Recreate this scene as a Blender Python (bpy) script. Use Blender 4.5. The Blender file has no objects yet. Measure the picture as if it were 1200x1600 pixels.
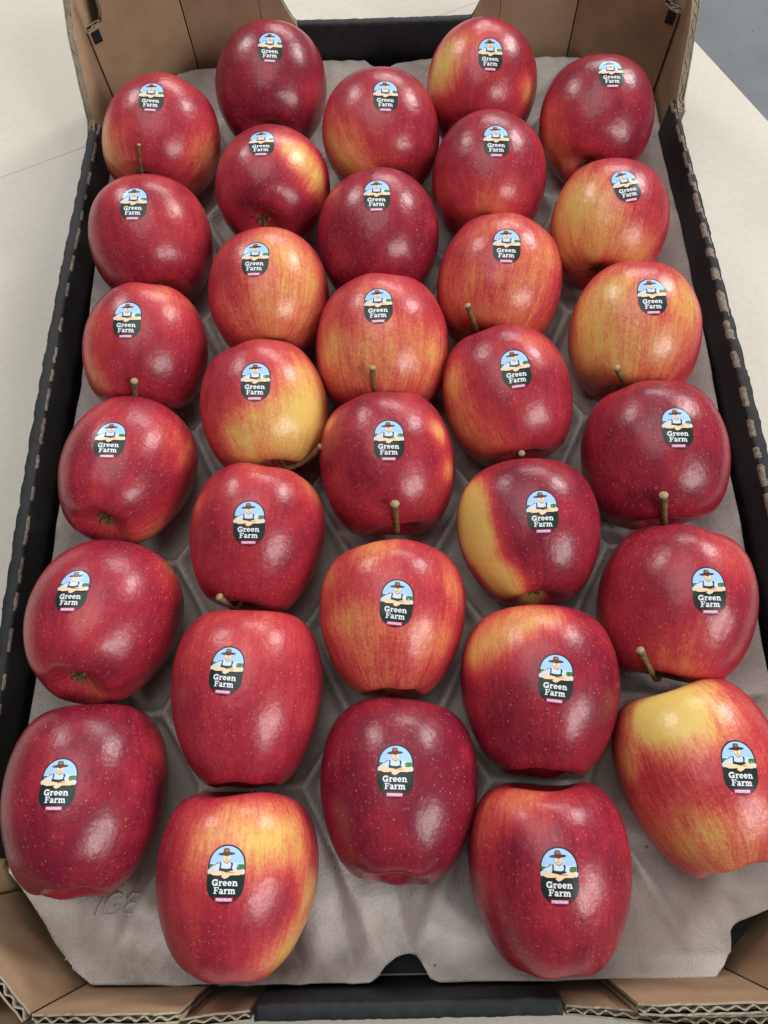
import bpy, bmesh, math, random
import numpy as np
from mathutils import Vector, Matrix
from mathutils.bvhtree import BVHTree

random.seed(7)
scene = bpy.context.scene
col = scene.collection

# ------------------------------------------------------------------ camera
cam_data = bpy.data.cameras.new("camera")
cam = bpy.data.objects.new("camera", cam_data)
col.objects.link(cam)
scene.camera = cam
cam_data.sensor_fit = 'VERTICAL'
cam_data.sensor_height = 36.0
cam_data.sensor_width = 27.0
cam_data.lens = 27.0
cam_data.clip_start = 0.01
cam_data.clip_end = 50.0
CR = (0.99946, -0.02049, -0.02552)
CU = (0.02836, 0.93148, 0.36269)
CD = (-0.01634, 0.36322, -0.93156)
CL = (0.00131, -0.21867, 0.43326)
cam.matrix_world = Matrix(((CR[0], CU[0], -CD[0], CL[0]),
                           (CR[1], CU[1], -CD[1], CL[1]),
                           (CR[2], CU[2], -CD[2], CL[2]),
                           (0, 0, 0, 1)))
scene.render.resolution_x = 768
scene.render.resolution_y = 1024

# ------------------------------------------------------------------ light
world = bpy.data.worlds.new("World")
scene.world = world
world.use_nodes = True
bg = world.node_tree.nodes['Background']
bg.inputs[0].default_value = (0.93, 0.96, 1.0, 1)
bg.inputs[1].default_value = 0.085

def ceiling_lamp(name, loc, target, sx, sy, power, color):
    d = bpy.data.lights.new(name, 'AREA')
    d.shape = 'RECTANGLE'
    d.size, d.size_y = sx, sy
    d.energy = power
    d.color = color
    o = bpy.data.objects.new(name, d)
    o.location = loc
    o.rotation_euler = (Vector(target) - Vector(loc)).to_track_quat('-Z', 'Y').to_euler()
    col.objects.link(o)
    return o

WARM = (1.0, 0.98, 0.95)
ceiling_lamp("overhead_lamp", (-0.25, 0.55, 2.5), (0, 0, 0), 2.0, 2.0, 29, WARM)
ceiling_lamp("tube_lamp", (2.15, -2.0, 2.4), (0, 0, 0), 0.40, 1.3, 38, WARM)
ceiling_lamp("tube_lamp", (3.35, -1.7, 2.4), (0, 0, 0), 0.45, 1.5, 50, WARM)
ceiling_lamp("tube_lamp", (3.2, 3.1, 2.5), (0, 0, 0), 1.1, 1.1, 105, WARM)
ceiling_lamp("tube_lamp", (-2.4, 3.2, 2.6), (0, 0, 0), 0.9, 1.0, 50, WARM)
ceiling_lamp("tube_lamp", (1.2, 6.0, 2.8), (0, 0, 0), 3.2, 0.9, 120, WARM)

scene.view_settings.view_transform = 'Standard'
scene.view_settings.look = 'None'
scene.view_settings.exposure = 0.0
scene.view_settings.gamma = 1.0

# ------------------------------------------------------------------ helpers
def srgb(r, g, b):
    f = lambda c: (c / 12.92) if c <= 0.04045 else ((c + 0.055) / 1.055) ** 2.4
    return (f(r / 255), f(g / 255), f(b / 255), 1)

def link(o, parent=None):
    col.objects.link(o)
    if parent:
        o.parent = parent
    return o

def empty(name, loc=(0, 0, 0), parent=None):
    o = bpy.data.objects.new(name, None)
    o.empty_display_size = 0.02
    o.location = loc
    return link(o, parent)

def tag(o, label=None, cat=None, group=None, kind=None):
    if label: o["label"] = label
    if cat: o["category"] = cat
    if group: o["group"] = group
    if kind: o["kind"] = kind
    return o

def mesh_obj(name, verts, faces, mats, parent=None, midx=None, smooth=True):
    me = bpy.data.meshes.new(name)
    me.from_pydata([tuple(v) for v in verts], [], faces)
    for m in mats:
        me.materials.append(m)
    if midx is not None:
        me.polygons.foreach_set('material_index', midx)
    me.polygons.foreach_set('use_smooth', [smooth] * len(me.polygons))
    me.update()
    return link(bpy.data.objects.new(name, me), parent)

class NT:
    """small node-tree helper"""
    def __init__(self, name):
        self.m = bpy.data.materials.new(name)
        self.m.use_nodes = True
        self.t = self.m.node_tree
        self.b = self.t.nodes['Principled BSDF']
        self.out = self.t.nodes['Material Output']
    def n(self, typ, **kw):
        nd = self.t.nodes.new(typ)
        for k, v in kw.items():
            if k.startswith('i_'):
                key = k[2:]
                nd.inputs[int(key) if key.isdigit() else key].default_value = v
            else:
                setattr(nd, k, v)
        return nd
    def l(self, a, b):
        self.t.links.new(a, b)
    def math(self, op, a, b=None, c=None, clamp=False):
        nd = self.n('ShaderNodeMath', operation=op, use_clamp=clamp)
        for i, x in enumerate((a, b, c)):
            if x is None: continue
            if hasattr(x, 'is_output'): self.l(x, nd.inputs[i])
            else: nd.inputs[i].default_value = x
        return nd.outputs[0]
    def mix(self, fac, a, b, blend='MIX'):
        nd = self.n('ShaderNodeMix', data_type='RGBA', blend_type=blend)
        for sock, x in ((nd.inputs[0], fac), (nd.inputs[6], a), (nd.inputs[7], b)):
            if hasattr(x, 'is_output'): self.l(x, sock)
            else: sock.default_value = x
        return nd.outputs[2]
    def ramp(self, fac, stops):
        nd = self.n('ShaderNodeValToRGB')
        e = nd.color_ramp.elements
        while len(e) < len(stops): e.new(0.5)
        for el, (p, c) in zip(e, stops):
            el.position = p
            el.color = c if len(c) == 4 else (*c, 1)
        self.l(fac, nd.inputs[0])
        return nd.outputs[0]
    def noise(self, vec, scale, detail=3, rough=0.55, dist=0.0):
        nd = self.n('ShaderNodeTexNoise', i_Scale=scale, i_Detail=detail, i_Roughness=rough, i_Distortion=dist)
        if vec is not None: self.l(vec, nd.inputs['Vector'])
        return nd.outputs['Fac']
    def bump(self, height, strength, dist):
        nd = self.n('ShaderNodeBump', i_Strength=strength, i_Distance=dist)
        self.l(height, nd.inputs['Height'])
        self.l(nd.outputs[0], self.b.inputs['Normal'])
    def base(self, c):
        if hasattr(c, 'is_output'): self.l(c, self.b.inputs['Base Color'])
        else: self.b.inputs['Base Color'].default_value = c
    def rough(self, v):
        if hasattr(v, 'is_output'): self.l(v, self.b.inputs['Roughness'])
        else: self.b.inputs['Roughness'].default_value = v
    def coord(self, k='Object'):
        return self.n('ShaderNodeTexCoord').outputs[k]

def plain(name, c, rough=0.5, spec=0.5, coat=0.0):
    t = NT(name)
    t.base(c); t.rough(rough)
    t.b.inputs['Specular IOR Level'].default_value = spec
    t.b.inputs['Coat Weight'].default_value = coat
    return t.m

# ------------------------------------------------------------------ materials
def mat_kraft(name, c0, c1, rough=0.75):
    t = NT(name)
    co = t.coord()
    a = t.noise(co, 60, 4)
    mp = t.n('ShaderNodeMapping'); mp.inputs['Scale'].default_value = (300, 300, 110)
    t.l(co, mp.inputs[0])
    fib = t.noise(mp.outputs[0], 3.0, 4, 0.7)
    big = t.noise(co, 11, 2)
    f = t.math('ADD', t.math('MULTIPLY', a, 0.35), t.math('ADD', t.math('MULTIPLY', fib, 0.20), t.math('MULTIPLY', big, 0.45)))
    c = t.ramp(f, [(0.33, c0), (0.8, c1)])
    sp = t.noise(co, 900, 2)
    c = t.mix(t.math('MULTIPLY', t.math('GREATER_THAN', sp, 0.70), 0.35), c, srgb(80, 62, 46))
    t.base(c); t.rough(rough)
    t.b.inputs['Specular IOR Level'].default_value = 0.25
    t.bump(t.math('ADD', fib, a), 0.25, 0.0006)
    return t.m

KRAFT = mat_kraft('kraft_liner', srgb(156, 127, 99), srgb(194, 165, 133))
FLUTE = mat_kraft('flute_paper', srgb(142, 128, 106), srgb(188, 176, 152))
RAW = mat_kraft('raw_board_edge', srgb(140, 128, 110), srgb(196, 186, 166))

def mat_black(name, sx=None, wear=0.5):
    """black printed board; the print is worn off the folded rim in short dashes (object space edges)"""
    t = NT(name)
    co = t.coord()
    n1 = t.noise(co, 140, 4, 0.65)
    c = t.ramp(n1, [(0.3, srgb(22, 24, 27)), (0.75, srgb(37, 40, 44))])
    att = t.n('ShaderNodeAttribute', attribute_name='wear').outputs['Fac']
    n2 = t.noise(co, 420, 4, 0.7)
    w = t.math('GREATER_THAN', t.math('ADD', att, t.math('MULTIPLY', t.math('SUBTRACT', n2, 0.5), 1.0)), 0.5)
    torn = t.ramp(t.noise(co, 700, 3), [(0.3, srgb(84, 76, 66)), (0.7, srgb(152, 142, 126))])
    c = t.mix(w, c, torn)
    t.base(c)
    t.rough(t.math('ADD', 0.5, t.math('MULTIPLY', n1, 0.25)))
    t.b.inputs['Specular IOR Level'].default_value = 0.4
    t.bump(t.math('ADD', n1, t.math('MULTIPLY', w, 0.8)), 0.3, 0.0006)
    return t.m

BLACK = mat_black('black_printed_board')

def mat_pulp():
    t = NT('grey_pulp')
    co = t.coord()
    big = t.noise(co, 16, 4, 0.6)
    fine = t.noise(co, 650, 3, 0.6)
    # screen weave left by the mould
    mp = t.n('ShaderNodeMapping'); mp.inputs['Rotation'].default_value = (0, 0, 0.6)
    t.l(co, mp.inputs[0])
    w1 = t.n('ShaderNodeTexWave', bands_direction='X', i_Scale=290, i_Distortion=1.5); t.l(mp.outputs[0], w1.inputs[0])
    w2 = t.n('ShaderNodeTexWave', bands_direction='Y', i_Scale=290, i_Distortion=1.5); t.l(mp.outputs[0], w2.inputs[0])
    weave = t.math('MULTIPLY', w1.outputs['Fac'], w2.outputs['Fac'])
    f = t.math('ADD', t.math('MULTIPLY', big, 0.8), t.math('MULTIPLY', fine, 0.2))
    c = t.ramp(f, [(0.28, srgb(164, 155, 147)), (0.5, srgb(197, 190, 184)), (0.72, srgb(220, 215, 211))])
    # dark flecks of recycled paper
    v = t.n('ShaderNodeTexVoronoi', i_Scale=150.0, i_Randomness=1.0); t.l(co, v.inputs['Vector'])
    sep = t.n('ShaderNodeSeparateColor'); t.l(v.outputs['Color'], sep.inputs[0])
    fl = t.math('MULTIPLY', t.math('LESS_THAN', v.outputs['Distance'], 0.13), t.math('GREATER_THAN', sep.outputs[0], 0.86))
    c = t.mix(t.math('MULTIPLY', fl, 0.55), c, srgb(70, 55, 48))
    st = t.noise(co, 30, 4, 0.6)
    c = t.mix(t.math('MULTIPLY', t.math('SUBTRACT', st, 0.55, clamp=True), 3.0), c, srgb(120, 98, 80))
    t.base(c); t.rough(0.9)
    t.b.inputs['Specular IOR Level'].default_value = 0.15
    h = t.math('ADD', t.math('MULTIPLY', weave, 0.5), t.math('ADD', fine, t.math('MULTIPLY', big, 3)))
    crease = t.noise(co, 95, 4, 0.65, 1.2)
    h = t.math('ADD', h, t.math('MULTIPLY', crease, 2.2))
    t.bump(h, 0.5, 0.0008)
    return t.m
PULP = mat_pulp()

def mat_table():
    t = NT('cream_laminate')
    co = t.coord()
    a = t.noise(co, 220, 4, 0.65); b = t.noise(co, 5, 3)
    c = t.ramp(t.math('ADD', t.math('MULTIPLY', a, 0.5), t.math('MULTIPLY', b, 0.5)),
               [(0.3, srgb(203, 197, 184)), (0.7, srgb(219, 214, 203))])
    sp = t.noise(co, 600, 2)
    c = t.mix(t.math('MULTIPLY', t.math('GREATER_THAN', sp, 0.72), 0.18), c, srgb(150, 140, 125))
    t.base(c); t.rough(0.6)
    t.bump(a, 0.25, 0.0004)
    return t.m
TABLE = mat_table()

def mat_floor():
    t = NT('grey_concrete_floor')
    co = t.coord()
    a = t.noise(co, 6, 5, 0.65)
    c = t.ramp(a, [(0.3, srgb(92, 98, 103)), (0.7, srgb(114, 120, 125))])
    v = t.n('ShaderNodeTexVoronoi', i_Scale=30.0); t.l(co, v.inputs['Vector'])
    sep = t.n('ShaderNodeSeparateColor'); t.l(v.outputs['Color'], sep.inputs[0])
    fl = t.math('MULTIPLY', t.math('LESS_THAN', v.outputs['Distance'], 0.12), t.math('GREATER_THAN', sep.outputs[1], 0.85))
    c = t.mix(t.math('MULTIPLY', fl, 0.5), c, srgb(60, 62, 66))
    t.base(c); t.rough(0.55)
    return t.m
FLOOR = mat_floor()

def mat_skin(name, tone, seed, R):
    t = NT(name)
    co = t.coord()
    sc = t.n('ShaderNodeVectorMath', operation='SCALE'); sc.inputs['Scale'].default_value = 1.0 / R
    t.l(co, sc.inputs[0])
    P = sc.outputs[0]
    sep = t.n('ShaderNodeSeparateXYZ'); t.l(P, sep.inputs[0])
    flat = t.n('ShaderNodeCombineXYZ'); t.l(sep.outputs[0], flat.inputs[0]); t.l(sep.outputs[1], flat.inputs[1])
    nrm = t.n('ShaderNodeVectorMath', operation='NORMALIZE'); t.l(flat.outputs[0], nrm.inputs[0])
    def meridian(k, kz, off):
        s = t.n('ShaderNodeVectorMath', operation='SCALE'); s.inputs['Scale'].default_value = k
        t.l(nrm.outputs[0], s.inputs[0])
        zz = t.n('ShaderNodeCombineXYZ'); t.l(t.math('MULTIPLY', sep.outputs[2], kz), zz.inputs[2])
        zz.inputs[0].default_value = off; zz.inputs[1].default_value = off * 0.7
        a = t.n('ShaderNodeVectorMath', operation='ADD'); t.l(s.outputs[0], a.inputs[0]); t.l(zz.outputs[0], a.inputs[1])
        return a.outputs[0]
    o = seed * 1.37 % 50
    s1 = t.noise(meridian(4.5, 0.8, o), 1.0, 3, 0.6, 0.4)
    s2 = t.noise(meridian(19, 1.8, o + 5), 1.0, 4, 0.65, 0.6)
    s3 = t.noise(meridian(58, 7, o + 9), 1.0, 4, 0.75, 0.8)
    off = t.n('ShaderNodeVectorMath', operation='ADD'); t.l(P, off.inputs[0]); off.inputs[1].default_value = (o, o * 0.3, -o)
    blot = t.noise(off.outputs[0], 1.3, 4, 0.6)
    mott = t.noise(off.outputs[0], 26, 3, 0.7)
    att = t.n('ShaderNodeAttribute', attribute_name='ground').outputs['Fac']
    g = t.math('MULTIPLY', t.math('POWER', att, 1.15), 0.98)
    streak = t.math('ADD', t.math('MULTIPLY', t.math('SUBTRACT', s1, 0.5), 0.34),
                    t.math('ADD', t.math('MULTIPLY', t.math('SUBTRACT', s2, 0.5), 0.46), t.math('MULTIPLY', t.math('SUBTRACT', s3, 0.5), 0.55)))
    amp = 0.45 + 0.40 * tone
    edge = t.math('ADD', amp, t.math('MULTIPLY', t.math('MULTIPLY', att, t.math('SUBTRACT', 1.3, att, clamp=True)), 0.8))
    red = t.math('SUBTRACT', 0.97 - 0.46 * tone, g)
    red = t.math('ADD', red, t.math('MULTIPLY', streak, edge))
    red = t.math('ADD', red, t.math('MULTIPLY', t.math('SUBTRACT', blot, 0.5), 0.70))
    red = t.math('ADD', red, t.math('MULTIPLY', t.math('SUBTRACT', mott, 0.5), 0.30 + 0.25 * tone))
    c = t.ramp(red, [(0.0, srgb(228, 196, 108)), (0.15, srgb(226, 166, 98)), (0.35, srgb(216, 114, 84)),
                     (0.55, srgb(194, 64, 68)), (0.79, srgb(163, 42, 58)), (1.0, srgb(120, 25, 48))])
    # lenticels
    warp = t.noise(off.outputs[0], 5, 2)
    dots = None
    for scale, lo, hi, keep in ((12.0, 0.06, 0.22, 0.40), (23.0, 0.10, 0.34, 0.32)):
        v = t.n('ShaderNodeTexVoronoi', i_Scale=scale, i_Randomness=1.0); t.l(off.outputs[0], v.inputs['Vector'])
        sp = t.n('ShaderNodeSeparateColor'); t.l(v.outputs['Color'], sp.inputs[0])
        mr = t.n('ShaderNodeMapRange', clamp=True); t.l(v.outputs['Distance'], mr.inputs[0])
        t.l(t.math('ADD', lo, t.math('MULTIPLY', sp.outputs[1], hi - lo)), mr.inputs[2])
        mr.inputs[1].default_value = 0.0
        mr.inputs[3].default_value = 1.0; mr.inputs[4].default_value = 0.0
        d = t.math('MULTIPLY', mr.outputs[0], t.math('GREATER_THAN', sp.outputs[0], keep))
        d = t.math('MULTIPLY', t.math('POWER', d, 0.6), t.math('ADD', 0.35, t.math('MULTIPLY', sp.outputs[2], 0.5)))
        dots = d if dots is None else t.math('MAXIMUM', dots, d)
    dm = t.noise(off.outputs[0], 2.2, 3, 0.6)
    dots = t.math('MULTIPLY', dots, t.math('MULTIPLY_ADD', t.math('SUBTRACT', dm, 0.32, clamp=True), 3.0, 0.25, clamp=True))
    c = t.mix(t.math('MULTIPLY', dots, 0.70), c, srgb(232, 160, 138))
    # russet in the stem hollow, greenish yellow at the calyx
    rus = t.n('ShaderNodeAttribute', attribute_name='russet').outputs['Fac']
    rn = t.math('ADD', rus, t.math('MULTIPLY', t.math('SUBTRACT', s3, 0.5), 0.7), clamp=True)
    c = t.mix(t.math('MULTIPLY', t.math('MULTIPLY', rn, rus), 0.9), c, srgb(120, 84, 44))
    t.base(c)
    t.rough(t.math('ADD', 0.19, t.math('ADD', t.math('MULTIPLY', mott, 0.14), t.math('MULTIPLY', blot, 0.08))))
    t.b.inputs['Specular IOR Level'].default_value = 0.5
    t.b.inputs['Subsurface Weight'].default_value = 0.06
    t.b.inputs['Subsurface Radius'].default_value = (1.0, 0.3, 0.15)
    t.b.inputs['Subsurface Scale'].default_value = 0.002
    peel = t.noise(off.outputs[0], 85, 2, 0.6)
    wav = t.noise(off.outputs[0], 7, 3, 0.6)
    hgt0 = t.math('ADD', t.math('MULTIPLY', blot, 5.0), t.math('ADD', t.math('MULTIPLY', mott, 0.16), t.math('MULTIPLY', dots, 0.12)))
    hgt = t.math('ADD', hgt0, t.math('ADD', t.math('MULTIPLY', peel, 0.05), t.math('MULTIPLY', wav, 1.2)))
    t.bump(hgt, 0.26, 0.0006)
    return t.m

def mat_stem():
    t = NT('stem_wood')
    co = t.coord()
    a = t.noise(co, 350, 4, 0.7)
    t.base(t.ramp(a, [(0.3, srgb(84, 66, 40)), (0.7, srgb(146, 128, 82))]))
    t.rough(0.7); t.bump(a, 0.4, 0.0004)
    return t.m
STEM = mat_stem()
STEMTIP = plain('stem_cut_end', srgb(164, 148, 108), 0.8)
CALYX = plain('dry_calyx', srgb(104, 98, 58), 0.85)

def print_mat(name, r, g, b):
    return plain(name, srgb(r, g, b), 0.38, 0.45, 0.15)
INK = {
    'green': print_mat('sticker_dark_green', 14, 40, 32),
    'navy': print_mat('sticker_navy', 16, 18, 40),
    'maroon': print_mat('sticker_maroon', 92, 14, 36),
    'sky': print_mat('sticker_sky', 166, 206, 246),
    'skylight': print_mat('sticker_pale_sky', 206, 228, 252),
    'hill': print_mat('sticker_hill', 62, 122, 52),
    'shirt': print_mat('sticker_shirt', 204, 224, 248),
    'strap': print_mat('sticker_strap', 34, 44, 84),
    'skin': print_mat('sticker_skin_tone', 246, 214, 176),
    'shade': print_mat('sticker_skin_shade', 196, 148, 104),
    'hat': print_mat('sticker_hat', 74, 38, 28),
    'hatlight': print_mat('sticker_hat_light', 160, 96, 50),
    'dark': print_mat('sticker_line', 30, 26, 34),
    'white': print_mat('sticker_white', 236, 240, 250),
    'pink': print_mat('sticker_pink', 224, 110, 165),
}

# ------------------------------------------------------------------ apple shape and measured positions
PROFILE=[(0,.50),(.05,.52),(.12,.64),(.22,.83),(.36,.96),(.52,.99),(.70,.905),(.855,.695),(.955,.41),(1,.08),(.98,-.25),(.90,-.535),(.78,-.775),(.63,-.93),(.48,-1.0),(.33,-.965),(.21,-.89),(.10,-.83),(0,-.82)]
def profile(n):
    P=np.array(PROFILE,float)
    E=np.vstack([[-P[1,0],P[1,1]],P,[-P[-2,0],P[-2,1]]])
    out=[]
    for i in range(1,len(E)-2):
        a,b,c,d=E[i-1],E[i],E[i+1],E[i+2]
        for t in np.linspace(0,1,12,endpoint=False):
            out.append(.5*(2*b+(c-a)*t+(2*a-5*b+4*c-d)*t*t+(3*b-a-3*c+d)*t**3))
    out.append(P[-1]); out=np.array(out)
    s=np.r_[0,np.cumsum(np.hypot(*np.diff(out,axis=0).T))]
    q=np.linspace(0,s[-1],n+1)
    return np.stack([np.interp(q,s,out[:,0]),np.interp(q,s,out[:,1])],1)
def apple_points(R,L,taper,seed,nu,nv):
    rs=np.random.RandomState(seed)
    pr=profile(nv); r=np.abs(pr[:,0:1]); z=pr[:,1:2]
    th=np.linspace(0,2*math.pi,nu,endpoint=False)[None,:]
    ph=rs.rand(8)*6.283; am=rs.rand(8)
    wl=np.clip((-z-.1)/.9,0,1)**1.5
    rr=r*(1+taper*z*np.clip(1.2-abs(z)*.2,0,1))
    lob=np.cos(5*th+ph[0])*.6+.25*np.cos(2*th+ph[1])
    ws=np.clip((z-.3)/.7,0,1)**1.5
    rr=rr*(1+.028*wl*lob+.018*am[1]*np.sin(th+ph[2])+.02*am[2]*np.sin(2*th+ph[3])+.010*am[3]*np.sin(3*th+ph[4]+1.2*z)+.02*ws*np.sin(3*th+ph[6]))
    ring=np.exp(-((r-.45)/.25)**2)
    zz=z-ring*wl*.020*lob+ring*ws*.028*(np.sin(2*th+ph[5])+.5*np.sin(3*th+ph[6]))+.03*(am[5]-.5)*r*np.cos(th+ph[7])
    return np.stack([R*rr*np.cos(th),R*rr*np.sin(th),L*(zz+0*th)],-1)   # (nv+1,nu,3)
def frame(axis,spin=0.0):
    a=np.array(axis,float);a/=np.linalg.norm(a)
    h=np.array([0,0,1.]) if abs(a[2])<.95 else np.array([1.,0,0])
    x=np.cross(h,a);x/=np.linalg.norm(x);y=np.cross(a,x)
    c,s=math.cos(spin),math.sin(spin)
    return np.stack([c*x+s*y,-s*x+c*y,a],1)

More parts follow.
